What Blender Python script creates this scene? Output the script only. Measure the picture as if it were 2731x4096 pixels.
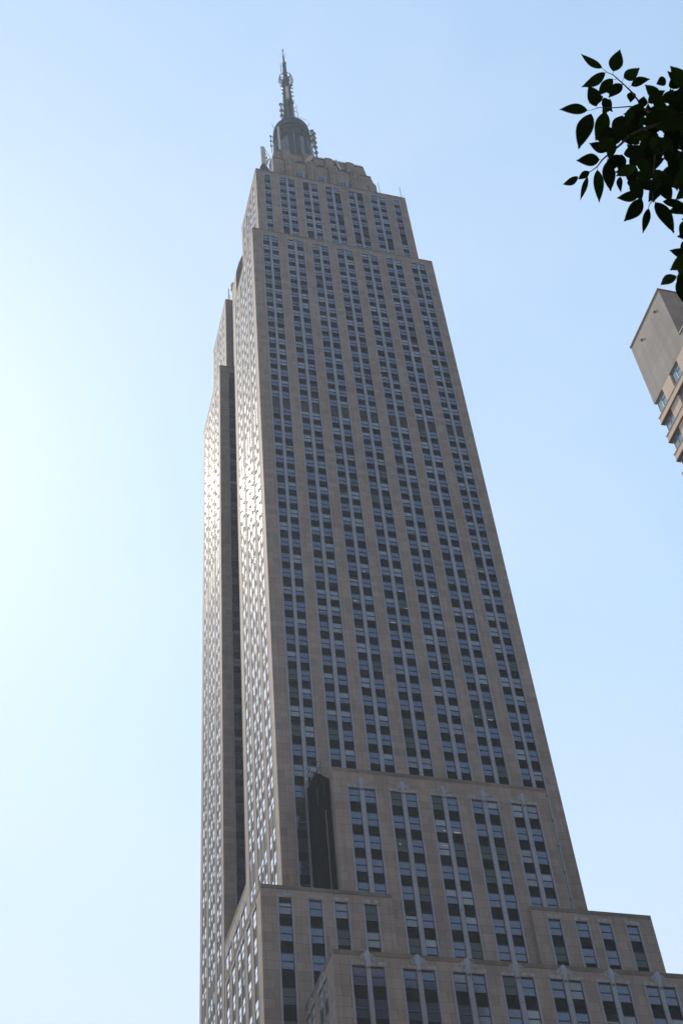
import bpy, math, random
from mathutils import Vector, Matrix
random.seed(7)
for o in list(bpy.data.objects): bpy.data.objects.remove(o)
S = bpy.context.scene
R = math.radians
# ------------------------------------------------------------------ camera (metres, eye level at z = 0, street at z = -1.6)
PW, PH, FPX = 2731.0, 4096.0, 5363.85
CAM = Vector((-35.6249, -140.7314, 0.0))
YAW, PITCH, ROLL = R(19.1376), R(48.8037), R(-6.338)
def cam_axes():
    f = Vector((math.sin(YAW)*math.cos(PITCH), math.cos(YAW)*math.cos(PITCH), math.sin(PITCH)))
    r = Vector((math.cos(YAW), -math.sin(YAW), 0)); u = r.cross(f)
    return (math.cos(ROLL)*r+math.sin(ROLL)*u, -math.sin(ROLL)*r+math.cos(ROLL)*u, f)
CR, CU, CF = cam_axes()
cam = bpy.data.cameras.new('camera'); co = bpy.data.objects.new('camera', cam); S.collection.objects.link(co)
m = Matrix((CR, CU, -CF)).transposed().to_4x4(); m.translation = CAM; co.matrix_world = m
cam.sensor_fit = 'VERTICAL'; cam.sensor_height = 36.0; cam.lens = 36.0*FPX/PH; cam.clip_start = 0.1; cam.clip_end = 9000
S.camera = co
def ray(px, py): return (CF + CR*((px-PW/2)/FPX) - CU*((py-PH/2)/FPX))
def at(px, py, d):
    return CAM + ray(px, py).normalized()*d
def proj(p):
    d = Vector(p)-CAM; z = d.dot(CF)
    return (PW/2+FPX*d.dot(CR)/z, PH/2-FPX*d.dot(CU)/z) if z > 0 else (-1e6, -1e6)
# ------------------------------------------------------------------ light
SUN = Vector((-0.1500, 0.6290, 0.7630)).normalized()
ELEV = math.asin(SUN.z); AZ = math.atan2(SUN.x, SUN.y)
w = bpy.data.worlds.new('World'); S.world = w; w.use_nodes = True
nt = w.node_tree; nt.nodes.clear()
sky = nt.nodes.new('ShaderNodeTexSky'); sky.sky_type = 'NISHITA'; sky.sun_disc = False
sky.sun_elevation = ELEV; sky.sun_rotation = AZ; sky.altitude = 0; sky.air_density = 1.0; sky.dust_density = 0.17; sky.ozone_density = 1.5
bg = nt.nodes.new('ShaderNodeBackground'); bg.inputs['Strength'].default_value = 0.15
ow = nt.nodes.new('ShaderNodeOutputWorld')
gm = nt.nodes.new('ShaderNodeGamma'); gm.inputs['Gamma'].default_value = 0.58
hs = nt.nodes.new('ShaderNodeHueSaturation'); hs.inputs['Saturation'].default_value = 1.15
mc = nt.nodes.new('ShaderNodeMix'); mc.data_type = 'RGBA'; mc.blend_type = 'MULTIPLY'; mc.inputs['Factor'].default_value = 1; mc.inputs['B'].default_value = (0.985, 1.015, 0.965, 1)
nt.links.new(sky.outputs[0], gm.inputs[0]); nt.links.new(gm.outputs[0], hs.inputs['Color']); nt.links.new(hs.outputs[0], mc.inputs['A']); 
# pale band of haze towards the horizon
tcw = nt.nodes.new('ShaderNodeTexCoord'); spw = nt.nodes.new('ShaderNodeSeparateXYZ'); mrw = nt.nodes.new('ShaderNodeMapRange'); mrw.interpolation_type = 'SMOOTHSTEP'
mrw.inputs['From Min'].default_value = 0.80; mrw.inputs['From Max'].default_value = 0.28; mrw.inputs['To Min'].default_value = 0.0; mrw.inputs['To Max'].default_value = 0.75
mh = nt.nodes.new('ShaderNodeMix'); mh.data_type = 'RGBA'; mh.inputs['B'].default_value = (1.55, 1.64, 1.80, 1)
nt.links.new(tcw.outputs['Generated'], spw.inputs[0]); nt.links.new(spw.outputs['Z'], mrw.inputs['Value']); nt.links.new(mrw.outputs[0], mh.inputs['Factor'])
nt.links.new(mc.outputs['Result'], mh.inputs['A'])
# faint uneven veils of high haze
nzw = nt.nodes.new('ShaderNodeTexNoise'); nzw.inputs['Scale'].default_value = 2.3; nzw.inputs['Detail'].default_value = 4; nzw.inputs['Distortion'].default_value = 0.4
mvw = nt.nodes.new('ShaderNodeMapping'); mvw.inputs['Scale'].default_value = (1, 1, 2.2); nt.links.new(tcw.outputs['Generated'], mvw.inputs[0]); nt.links.new(mvw.outputs[0], nzw.inputs['Vector'])
mrv = nt.nodes.new('ShaderNodeMapRange'); mrv.inputs['From Min'].default_value = 0.48; mrv.inputs['From Max'].default_value = 0.72; mrv.inputs['To Min'].default_value = 0.0; mrv.inputs['To Max'].default_value = 0.22
nt.links.new(nzw.outputs['Fac'], mrv.inputs['Value'])
mv = nt.nodes.new('ShaderNodeMix'); mv.data_type = 'RGBA'; mv.inputs['B'].default_value = (1.8, 1.93, 2.08, 1); nt.links.new(mrv.outputs[0], mv.inputs['Factor'])
nt.links.new(mh.outputs['Result'], mv.inputs['A']); nt.links.new(mv.outputs['Result'], bg.inputs[0]); nt.links.new(bg.outputs[0], ow.inputs[0])
sl = bpy.data.lights.new('sun', 'SUN'); sl.energy = 2.6; sl.angle = R(0.53); sl.color = (1.0, 0.90, 0.78)
so = bpy.data.objects.new('sun', sl); S.collection.objects.link(so)
so.rotation_euler = (-SUN).to_track_quat('-Z', 'Y').to_euler()
S.view_settings.view_transform = 'Standard'; S.view_settings.look = 'None'; S.view_settings.exposure = 1.68; S.view_settings.gamma = 1.0
# ------------------------------------------------------------------ materials
def mat(name, col, rough=0.6, metal=0.0, ior=1.5, spec=0.5, noise=None, bump=None):
    m = bpy.data.materials.new(name); m.use_nodes = True
    n = m.node_tree; b = n.nodes['Principled BSDF']
    b.inputs['Base Color'].default_value = (*col, 1); b.inputs['Roughness'].default_value = rough
    b.inputs['Metallic'].default_value = metal; b.inputs['IOR'].default_value = ior; b.inputs['Specular IOR Level'].default_value = spec
    if noise:   # (scale xyz, dark factor, light factor)
        tc = n.nodes.new('ShaderNodeTexCoord'); mp = n.nodes.new('ShaderNodeMapping'); mp.inputs['Scale'].default_value = noise[0]
        nz = n.nodes.new('ShaderNodeTexNoise'); nz.inputs['Scale'].default_value = 1.0; nz.inputs['Detail'].default_value = 5
        rp = n.nodes.new('ShaderNodeMapRange'); rp.inputs['From Min'].default_value = 0.3; rp.inputs['From Max'].default_value = 0.7
        rp.inputs['To Min'].default_value = noise[1]; rp.inputs['To Max'].default_value = noise[2]
        mx = n.nodes.new('ShaderNodeMix'); mx.data_type = 'RGBA'; mx.blend_type = 'MULTIPLY'; mx.inputs['Factor'].default_value = 1
        mx.inputs['A'].default_value = (*col, 1)
        n.links.new(tc.outputs['Object'], mp.inputs[0]); n.links.new(mp.outputs[0], nz.inputs['Vector'])
        n.links.new(nz.outputs['Fac'], rp.inputs['Value']); n.links.new(rp.outputs[0], mx.inputs['B']); n.links.new(mx.outputs['Result'], b.inputs['Base Color'])
        if bump:
            bp = n.nodes.new('ShaderNodeBump'); bp.inputs['Strength'].default_value = bump; bp.inputs['Distance'].default_value = 0.05
            n.links.new(nz.outputs['Fac'], bp.inputs['Height']); n.links.new(bp.outputs[0], b.inputs['Normal'])
    return m
def masonry(name, c1, c2, mortar, bw, bh, ms, rough=0.85, streak=True, bump=0.25, lo=0.86, hi=1.1):
    m = bpy.data.materials.new(name); m.use_nodes = True
    n = m.node_tree; L = n.links.new; b = n.nodes['Principled BSDF']; b.inputs['Roughness'].default_value = rough
    b.inputs['Specular IOR Level'].default_value = 0.06
    tc = n.nodes.new('ShaderNodeTexCoord'); sp = n.nodes.new('ShaderNodeSeparateXYZ'); L(tc.outputs['Object'], sp.inputs[0])
    ad = n.nodes.new('ShaderNodeMath'); L(sp.outputs['X'], ad.inputs[0]); L(sp.outputs['Y'], ad.inputs[1])
    cb = n.nodes.new('ShaderNodeCombineXYZ'); L(ad.outputs[0], cb.inputs['X']); L(sp.outputs['Z'], cb.inputs['Y'])
    br = n.nodes.new('ShaderNodeTexBrick'); L(cb.outputs[0], br.inputs['Vector'])
    br.inputs['Color1'].default_value = (*c1, 1); br.inputs['Color2'].default_value = (*c2, 1); br.inputs['Mortar'].default_value = (*mortar, 1)
    br.inputs['Scale'].default_value = 1.0; br.inputs['Mortar Size'].default_value = ms; br.inputs['Mortar Smooth'].default_value = 0.4
    br.inputs['Brick Width'].default_value = bw; br.inputs['Row Height'].default_value = bh; br.inputs['Bias'].default_value = -0.25
    nz = n.nodes.new('ShaderNodeTexNoise'); nz.inputs['Scale'].default_value = 0.22; nz.inputs['Detail'].default_value = 8; nz.inputs['Roughness'].default_value = 0.65
    L(tc.outputs['Object'], nz.inputs['Vector'])
    r1 = n.nodes.new('ShaderNodeMapRange'); r1.inputs['From Min'].default_value = 0.3; r1.inputs['From Max'].default_value = 0.7; r1.inputs['To Min'].default_value = lo; r1.inputs['To Max'].default_value = hi
    L(nz.outputs['Fac'], r1.inputs['Value'])
    mp = n.nodes.new('ShaderNodeMapping'); mp.inputs['Scale'].default_value = (2.2, 2.2, 0.09); L(tc.outputs['Object'], mp.inputs[0])
    n2 = n.nodes.new('ShaderNodeTexNoise'); n2.inputs['Scale'].default_value = 1.0; n2.inputs['Detail'].default_value = 6; L(mp.outputs[0], n2.inputs['Vector'])
    r2 = n.nodes.new('ShaderNodeMapRange'); r2.inputs['From Min'].default_value = 0.35; r2.inputs['From Max'].default_value = 0.65; r2.inputs['To Min'].default_value = 0.9 if streak else 0.97; r2.inputs['To Max'].default_value = 1.05
    L(n2.outputs['Fac'], r2.inputs['Value'])
    mm = n.nodes.new('ShaderNodeMath'); mm.operation = 'MULTIPLY'; L(r1.outputs[0], mm.inputs[0]); L(r2.outputs[0], mm.inputs[1])
    mx = n.nodes.new('ShaderNodeMix'); mx.data_type = 'RGBA'; mx.blend_type = 'MULTIPLY'; mx.inputs['Factor'].default_value = 1
    L(br.outputs['Color'], mx.inputs['A']); L(mm.outputs[0], mx.inputs['B']); L(mx.outputs['Result'], b.inputs['Base Color'])
    bp = n.nodes.new('ShaderNodeBump'); bp.inputs['Strength'].default_value = bump; bp.inputs['Distance'].default_value = 0.03
    iv = n.nodes.new('ShaderNodeMath'); iv.operation = 'SUBTRACT'; iv.inputs[0].default_value = 1; L(br.outputs['Fac'], iv.inputs[1])
    L(iv.outputs[0], bp.inputs['Height']); L(bp.outputs[0], b.inputs['Normal'])
    return m
M = {}
M['stone'] = masonry('limestone', (0.232, 0.194, 0.173), (0.172, 0.143, 0.128), (0.100, 0.083, 0.075), 1.9, 1.177, 0.020)
M['stone_dirty_shade'] = masonry('weathered_shaded_limestone', (0.165, 0.138, 0.120), (0.13, 0.108, 0.095), (0.07, 0.06, 0.055), 1.9, 1.177, 0.022, lo=0.6, hi=1.1)  # weathered copings, and the painted shade of the crown grooves
M['roof'] = mat('roofing', (0.12, 0.11, 0.10), 0.9, noise=((0.5, 0.5, 0.5), 0.7, 1.1))
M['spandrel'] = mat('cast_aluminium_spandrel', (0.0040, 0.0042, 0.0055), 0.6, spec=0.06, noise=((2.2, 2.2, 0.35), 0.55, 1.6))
M['spandrel_stained'] = mat('stained_spandrel', (0.03, 0.026, 0.024), 0.7, spec=0.12, noise=((1.1, 1.1, 0.5), 0.4, 1.8))
M['chrome'] = mat('chrome_nickel_trim', (0.19, 0.20, 0.24), 0.46, metal=0.35, noise=((1.5, 1.5, 0.12), 0.82, 1.1))
M['dull'] = mat('dull_cast_trim', (0.21, 0.20, 0.205), 0.6, noise=((2.5, 2.5, 2.5), 0.6, 1.25))
M['joint'] = mat('trim_joint', (0.16, 0.15, 0.15), 0.6)
M['frame'] = mat('red_window_frame', (0.055, 0.012, 0.012), 0.55)
M['rail'] = mat('dark_meeting_rail', (0.02, 0.018, 0.02), 0.5)
def glass(name, col, spec_tint, ior, rough=0.05):
    m = mat(name, col, rough, ior=ior, spec=0.5)
    m.node_tree.nodes['Principled BSDF'].inputs['Specular Tint'].default_value = (*spec_tint, 1)
    n = m.node_tree; L = n.links.new
    tc = n.nodes.new('ShaderNodeTexCoord'); nz = n.nodes.new('ShaderNodeTexNoise'); nz.inputs['Scale'].default_value = 0.9; nz.inputs['Detail'].default_value = 2
    bp = n.nodes.new('ShaderNodeBump'); bp.inputs['Strength'].default_value = 0.05; bp.inputs['Distance'].default_value = 0.02
    L(tc.outputs['Object'], nz.inputs['Vector']); L(nz.outputs['Fac'], bp.inputs['Height']); L(bp.outputs[0], n.nodes['Principled BSDF'].inputs['Normal'])
    return m
M['glass'] = glass('window_glass', (0.013, 0.021, 0.050), (0.60, 0.76, 1.0), 2.02, 0.09)
M['glass_blind'] = glass('window_glass_over_blind', (0.085, 0.118, 0.150), (0.92, 0.97, 1.0), 1.9, 0.09)
M['glass_half'] = glass('window_glass_over_shade', (0.04, 0.055, 0.088), (0.92, 0.97, 1.0), 1.9, 0.09)
M['glass_green'] = glass('window_glass_greenish', (0.014, 0.024, 0.028), (0.75, 0.95, 0.95), 1.45, 0.06)
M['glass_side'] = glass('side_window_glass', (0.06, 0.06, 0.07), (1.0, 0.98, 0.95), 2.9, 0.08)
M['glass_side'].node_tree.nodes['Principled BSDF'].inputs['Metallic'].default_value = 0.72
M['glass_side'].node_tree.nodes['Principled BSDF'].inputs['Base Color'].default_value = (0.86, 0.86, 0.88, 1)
M['open'] = mat('open_window_dark', (0.006, 0.006, 0.007), 0.9)
M['lamp'] = mat('office_lamp', (0.10, 0.09, 0.075), 0.6)
M['lamp'].node_tree.nodes['Principled BSDF'].inputs['Emission Color'].default_value = (1, 0.82, 0.55, 1)
M['lamp'].node_tree.nodes['Principled BSDF'].inputs['Emission Strength'].default_value = 0.07
M['steel'] = mat('grey_steel', (0.11, 0.115, 0.125), 0.5, metal=0.3, noise=((0.8, 0.8, 0.8), 0.7, 1.2))
M['darksteel'] = mat('dark_steel', (0.03, 0.032, 0.036), 0.6, metal=0.3)
M['white'] = mat('off_white_paint', (0.33, 0.31, 0.285), 0.5, noise=((0.9, 0.9, 0.9), 0.88, 1.05))
M['mastpanel'] = mat('mast_aluminium', (0.12, 0.13, 0.155), 0.6, metal=0.0, spec=0.2, noise=((0.5, 0.5, 0.15), 0.75, 1.15))
M['mastglass'] = mat('mast_glass', (0.012, 0.017, 0.026), 0.5, ior=1.3, noise=((0.7, 0.7, 0.2), 0.5, 1.8))
M['ringmetal'] = mat('ring_metal', (0.03, 0.034, 0.04), 0.6, spec=0.2, noise=((0.8, 0.8, 0.8), 0.7, 1.4))
M['net'] = mat('debris_netting', (0.0012, 0.0014, 0.0026), 0.95, spec=0.02, noise=((3.0, 3.0, 0.12), 0.4, 2.0), bump=0.4)
# ------------------------------------------------------------------ mesh batch
class MB:
    def __init__(s): s.v = []; s.f = []; s.m = []; s.mats = []
    def mi(s, m):
        if m not in s.mats: s.mats.append(m)
        return s.mats.index(m)
    def poly(s, pts, m, two=False):
        b = len(s.v); s.v += [tuple(p) for p in pts]; s.f.append(tuple(range(b, b+len(pts)))); s.m.append(s.mi(m))
    def box(s, a, b, m, skip=()):
        x0, x1 = sorted((a[0], b[0])); y0, y1 = sorted((a[1], b[1])); z0, z1 = sorted((a[2], b[2]))
        i = len(s.v); s.v += [(x0,y0,z0),(x1,y0,z0),(x1,y1,z0),(x0,y1,z0),(x0,y0,z1),(x1,y0,z1),(x1,y1,z1),(x0,y1,z1)]
        k = s.mi(m)
        for q in ((0,3,2,1),(4,5,6,7),(0,1,5,4),(1,2,6,5),(2,3,7,6),(3,0,4,7)):
            s.f.append(tuple(i+j for j in q)); s.m.append(k)
    def prism(s, prof, ax, t0, t1, m):
        # prof: list of (a, z); ax 1 -> a is X and extruded along Y; ax 0 -> a is Y, extruded along X
        def P(a, z, t): return (a, t, z) if ax == 1 else (t, a, z)
        i = len(s.v); n = len(prof)
        s.v += [P(a, z, t0) for a, z in prof]+[P(a, z, t1) for a, z in prof]; k = s.mi(m)
        s.f.append(tuple(range(i, i+n))); s.m.append(k); s.f.append(tuple(range(i+2*n-1, i+n-1, -1))); s.m.append(k)
        for j in range(n):
            j2 = (j+1) % n; s.f.append((i+j, i+n+j, i+n+j2, i+j2)); s.m.append(k)
    def tube(s, p, q, r, m, r2=None, n=6, cap=True):
        p = Vector(p); q = Vector(q); d = (q-p)
        if d.length < 1e-6: return
        d.normalize(); a = Vector((0, 0, 1)) if abs(d.z) < 0.9 else Vector((1, 0, 0)); e = d.cross(a).normalized(); g = d.cross(e)
        r2 = r if r2 is None else r2; i = len(s.v); k = s.mi(m)
        for c, rr in ((p, r), (q, r2)):
            for j in range(n):
                t = 2*math.pi*j/n; s.v.append(tuple(c+e*(rr*math.cos(t))+g*(rr*math.sin(t))))
        for j in range(n):
            j2 = (j+1) % n; s.f.append((i+j, i+j2, i+n+j2, i+n+j)); s.m.append(k)
        if cap:
            s.f.append(tuple(range(i+n-1, i-1, -1))); s.m.append(k); s.f.append(tuple(range(i+n, i+2*n))); s.m.append(k)
    def lathe(s, cx, cy, prof, m, n=24, ph=0.0):
        i = len(s.v); k = s.mi(m)
        for r, z in prof:
            for j in range(n):
                t = 2*math.pi*(j+ph)/n; s.v.append((cx+r*math.cos(t), cy+r*math.sin(t), z))
        for a in range(len(prof)-1):
            for j in range(n):
                j2 = (j+1) % n; s.f.append((i+a*n+j, i+a*n+j2, i+(a+1)*n+j2, i+(a+1)*n+j)); s.m.append(k)
        s.f.append(tuple(i+j for j in range(n-1, -1, -1))); s.m.append(k)
        s.f.append(tuple(i+(len(prof)-1)*n+j for j in range(n))); s.m.append(k)
    def build(s, name, parent=None, loc=None, smooth=False):
        me = bpy.data.meshes.new(name)
        v = s.v
        if loc is not None: v = [(a[0]-loc[0], a[1]-loc[1], a[2]-loc[2]) for a in v]
        me.from_pydata(v, [], s.f)
        for m_ in s.mats: me.materials.append(m_)
        me.polygons.foreach_set('material_index', s.m)
        if smooth: me.polygons.foreach_set('use_smooth', [True]*len(s.f))
        me.update()
        o = bpy.data.objects.new(name, me); S.collection.objects.link(o)
        if loc is not None: o.location = loc
        if parent is not None:
            o.parent = parent
            if parent.type == 'EMPTY': o.matrix_parent_inverse = Matrix.Translation(-parent.location)
        return o
def tag(o, label=None, cat=None, group=None, kind=None):
    if label: o['label'] = label
    if cat: o['category'] = cat
    if group: o['group'] = group
    if kind: o['kind'] = kind
    return o
def thing(name, loc, label, cat, group=None):
    o = bpy.data.objects.new(name, None); S.collection.objects.link(o); o.location = loc; o.empty_display_size = 1
    return tag(o, label, cat, group)
GZ = -1.6
# ------------------------------------------------------------------ setting
g = MB(); g.poly([(-4000,-4000,GZ-0.16),(4000,-4000,GZ-0.16),(4000,4000,GZ-0.16),(-4000,4000,GZ-0.16)], mat('asphalt', (0.05,0.05,0.052), 0.9, noise=((0.6,0.6,0.6),0.8,1.2)))
tag(g.build('ground'), kind='structure')
g = MB(); pv = masonry('paving', (0.30,0.29,0.27), (0.26,0.25,0.235), (0.15,0.15,0.14), 1.5, 1.5, 0.02)
for a, b in (((-400,-156,0),(-30,-132,0)), ((-22,-112,0),(70,-17,0)), ((-22,-156,0),(70,-132,0))):
    g.box((a[0],a[1],GZ-0.155),(b[0],b[1],GZ), mat('pavement_slab',(0.28,0.27,0.25),0.9,noise=((0.7,0.7,0.7),0.8,1.1)) if not g.mats else g.mats[0])
tag(g.build('pavement'), kind='structure')
g = MB(); pm = mat('road_paint', (0.7,0.7,0.66), 0.8)
for k in range(30): g.box((-27,-126+0.0+k*9-130,GZ-0.156),(-26.85,-123+k*9-130,GZ-0.152), pm)
tag(g.build('road_marking'), kind='structure')

# ------------------------------------------------------------------ skyscraper
sk = thing('skyscraper', (20.6, 28.7, GZ), 'very tall stepped limestone skyscraper with a tapering metal mast, filling the middle of the view', 'skyscraper')
ZF = [292.43,288.92,285.4,281.9,278.45,274.95,271.35,267.85,263.9,259.71,256.05,252.5,249.0,245.58,242.08,238.55,235.0,231.5,227.67,224.1,220.2,216.66,213.14,209.6,206.05,202.5,
      197.38,193.86,190.35,186.83,183.3,179.77,176.22,172.68,169.13,165.56,161.8,158.03,154.5,150.68,147.17,143.6,140.05,136.55,133.03,129.51,126.0,122.5,119.0,115.5,111.97,
      106.98,103.42,99.93,96.46,92.98,89.32,85.8,82.28,78.02,74.02,70.45,66.9,63.4]
MECH = {202.5, 111.97}
REC = 0.17; HW = 2.03
wins = []      # all windows for later splitting
JO = M['joint']
M['chrome_side'] = mat('dull_side_trim', (0.17, 0.17, 0.185), 0.8, spec=0.05, noise=((1.5, 1.5, 0.12), 0.8, 1.1))  # duller, rougher copy of the trim for the side faces
M['spandrel_side'] = mat('sunlit_side_spandrel', (0.055, 0.05, 0.047), 0.85, spec=0.04, noise=((2.2, 2.2, 0.5), 0.5, 1.6))  # lighter copy for the sunlit side, its lit tone put into the colour
def frame_fn(axis, plane):
    # returns P(u, d, z): d inward depth from the facade plane
    if axis == 'front': return lambda u, d, z: (u, plane+d, z)
    if axis == 'left': return lambda u, d, z: (plane+d, u, z)
def facade(axis, plane, u0, u1, z0, z1, bays, rows, head=None, headz=0.22, zvis=-99, stone='stone', w0=1.36, mech=True, corner=True, lamps=False):
    REC = 0.17 if axis == 'front' else 0.06; WD = 0.29; dk = 1.0 if axis == 'front' else 0.3
    P = frame_fn(axis, plane); st = MB(); sm = M[stone]
    ztop = max(rows)+0.16
    if axis == 'front': bays = [[(u_-0.05, w_+0.10) for u_, w_ in b] for b in bays]
    es = 0.24 if axis == 'front' else 0.33
    edges = []
    for b in bays: edges.append((b[0][0]-es, b[-1][0]+b[-1][1]+es))
    cur = u0
    for a, b in edges:
        if a > cur: st.box(P(cur, 0, z0), P(a, WD, z1), sm)
        st.box(P(a, 0, ztop), P(b, WD, z1), sm)
        cur = b
    st.box(P(cur, 0, z0), P(u1, WD, z1), sm)
    # shallow reveal grooves beside each pier (fluting)
    for a, b in edges:
        st.box(P(a-0.10, -0.02, z0), P(a-0.02, -0.001, ztop+0.15), sm); st.box(P(b+0.02, -0.02, z0), P(b+0.10, -0.001, ztop+0.15), sm)
    if stone == 'stone':   # weathered coping course
        st.box(P(u0+0.02, -0.035, z1-0.55), P(u1-0.02, -0.002, z1-0.02), M['stone_dirty_shade'])
    st.build('wall', sk)
    for bi, b in enumerate(bays):
        a, e = edges[bi]
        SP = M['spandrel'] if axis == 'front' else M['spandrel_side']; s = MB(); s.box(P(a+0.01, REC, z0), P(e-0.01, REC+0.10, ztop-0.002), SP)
        # raised relief panels between windows
        for k, zt in enumerate(rows):
            nxt = rows[k+1] if k+1 < len(rows) else zt-3.53
            if zt-HW-0.12 < z0+0.3: continue
            hi = zt-HW-0.10; lo = max(nxt+0.10, z0+0.05)
            mm_ = M['spandrel_stained'] if (zt in MECH and mech) else SP
            if hi-lo > 0.2:
                for (uL, ww) in b:
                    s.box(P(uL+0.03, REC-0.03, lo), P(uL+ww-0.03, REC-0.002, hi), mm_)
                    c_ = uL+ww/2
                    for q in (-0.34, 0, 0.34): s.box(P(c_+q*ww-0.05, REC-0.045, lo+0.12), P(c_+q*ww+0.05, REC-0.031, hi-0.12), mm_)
        bay = s.build('window_bay', sk)
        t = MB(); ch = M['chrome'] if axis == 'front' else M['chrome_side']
        jz = [zt-HW-0.75 for zt in rows if z0 < zt-HW-0.75 < ztop]
        def strip(x0, x1, top, d0, ribs):
            d0 *= dk
            t.box(P(x0, d0, z0), P(x1, REC-0.01, top), ch)
            for r_ in ribs: t.box(P(r_-0.035, d0-0.025*dk, z0), P(r_+0.035, d0-0.001, top-0.02), ch)
            for z in jz: t.box(P(x0-0.012, d0-0.035*dk, z-0.035), P(x1+0.012, REC-0.02, z+0.035), JO)
        strip(a, b[0][0]-0.01, ztop, -0.015, [(a+b[0][0])/2]); strip(b[-1][0]+b[-1][1]+0.01, e, ztop, -0.015, [(e+b[-1][0]+b[-1][1])/2])
        for k in range(len(b)-1):
            x0 = b[k][0]+b[k][1]+0.01; x1 = b[k+1][0]-0.01; c_ = (x0+x1)/2
            strip(x0, x1, ztop, -0.03, [x0+0.12, x1-0.12])
            if head == 'fan': fan(t, P, c_, ztop, ch, 1.0)
            elif head == 'small': fan(t, P, c_, ztop, ch, 0.62)
        if head == 'fan':
            t.box(P(a, -0.06, ztop+0.001), P(e, REC*0.5, ztop+0.50), M['dull'])
            for q in range(7):
                uu = a+(e-a)*(q+0.5)/7; t.box(P(uu-0.16, -0.09, ztop+0.08), P(uu+0.16, -0.061, ztop+0.42), M['dull'])
        elif head == 'plain':
            t.box(P(a, -0.06, ztop+0.001), P(e, REC*0.5, ztop+0.62), M['dull'])
            for q in range(3):
                uu = a+(e-a)*(q+0.5)/3; t.box(P(uu-0.22, -0.10, ztop+0.1), P(uu+0.22, -0.061, ztop+0.5), M['dull'])
        elif head == 'small':
            t.box(P(a, -0.05, ztop+0.001), P(e, REC*0.5, ztop+0.28), ch)
        t.build('metal_trim', bay)
        for wi, (uL, ww) in enumerate(b):
            for zt in rows:
                if zt-HW < z0-0.2: continue
                c3 = Vector(P(uL+ww/2, REC, zt-HW/2)); a1 = proj(P(uL, REC, zt)); a2 = proj(P(uL+ww, REC, zt)); a3 = proj(P(uL, REC, zt-HW)); a4 = proj(P(uL+ww, REC, zt-HW))
                xs = [q[0] for q in (a1, a2, a3, a4)]; ys = [q[1] for q in (a1, a2, a3, a4)]
                area = abs((a2[0]-a1[0])*(a3[1]-a1[1])-(a3[0]-a1[0])*(a2[1]-a1[1]))
                vis = zt-HW*0.5 > zvis(uL) if callable(zvis) else zt-HW*0.5 > zvis
                inf = 0 < c3.x*0+sum(xs)/4 < PW and 0 < sum(ys)/4 < PH-20
                wins.append((area if (vis and inf) else 0.0, P, uL, ww, zt, axis, bi, plane, z0))
def fan(t, P0, c, z, ch, k):
    dk = 1.0 if ch is M['chrome'] else 0.35
    P = lambda u, d, zz: P0(u, d*dk, zz)
    # pointed central fin with fluted half-round leaves
    for sgn in (-1, 1):
        n = 5
        for j in range(n):
            a0 = math.pi/2*(j/n); a1 = math.pi/2*((j+0.82)/n)
            r0, r1 = 0.2*k, (1.0-0.02*j+0.5*(j==0)*0)*k
            hb_ = z+0.45*k
            pts = [(c+sgn*(0.12*k+r0*math.sin(a0)), hb_+r0*math.cos(a0)), (c+sgn*(0.12*k+r1*math.sin(a0)), hb_+r1*math.cos(a0)),
                   (c+sgn*(0.12*k+r1*math.sin(a1)), hb_+r1*math.cos(a1)), (c+sgn*(0.12*k+r0*math.sin(a1)), hb_+r0*math.cos(a1))]
            d = -0.10-0.03*(j % 2); dl = M['dull']
            f3 = [P(u, d, zz) for u, zz in pts]; b3 = [P(u, 0.02, zz) for u, zz in pts]
            t.poly(f3, dl)
            for q in range(4): t.poly([f3[q], f3[(q+1) % 4], b3[(q+1) % 4], b3[q]], dl)
    tip = z+1.75*k
    A = [P(c-0.32*k, -0.12, z+0.1+1.1*k), P(c+0.32*k, -0.12, z+0.1+1.1*k), P(c+0.2*k, -0.12, z-0.2), P(c-0.2*k, -0.12, z-0.2)]
    T1, T2 = P(c-0.26*k, -0.05, tip-0.12), P(c+0.26*k, -0.05, tip-0.12); T = P(c, -0.22, tip-0.05); Bm = P(c, -0.30, z-0.2); Mi = P(c, -0.30, z+0.1+1.1*k)
    t.poly([A[0], Mi, Bm, A[3]], ch); t.poly([Mi, A[1], A[2], Bm], ch); t.poly([A[0], T1, T, Mi], ch); t.poly([T, T2, A[1], Mi], ch)
    B0 = [P(c-0.32*k, 0.02, z+0.1+1.1*k), P(c+0.32*k, 0.02, z+0.1+1.1*k), P(c+0.2*k, 0.02, z-0.2), P(c-0.2*k, 0.02, z-0.2)]
    t.poly([A[0], A[3], B0[3], B0[0]], ch); t.poly([A[1], B0[1], B0[2], A[2]], ch); t.poly([A[0], B0[0], T1], ch); t.poly([A[1], T2, B0[1]], ch)
def rows_between(zlo, zhi): return [z for z in ZF if zlo < z < zhi]
def core(x0, x1, y0, y1, z0, z1, front=True, left=True, roofdrop=0.9):
    # solid body behind the detailed facades; parapet kept hollow above the roof
    c = MB(); i = REC+0.121
    xa = x0+(i if left else 0); ya = y0+(i if front else 0)
    c.box((xa, ya, z0), (x1, y1, z1-roofdrop), M['stone'])
    c.build('wall', sk)
    r_ = MB(); r_.box((x0+0.2, y0+0.2, z1-roofdrop), (x1-0.2, y1-0.2, z1-roofdrop+0.05), M['roof'])
    # far-side parapets
    r_.box((x1-0.5, y0+i, z1-roofdrop), (x1, y1, z1-0.003), M['stone']); r_.box((x0+i, y1-0.5, z1-roofdrop), (x1-0.5, y1, z1-0.003), M['stone'])
    r_.build('roof', sk)
W = 1.36
def cen(l, w=W): return [(u, w) for u in l]
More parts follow.
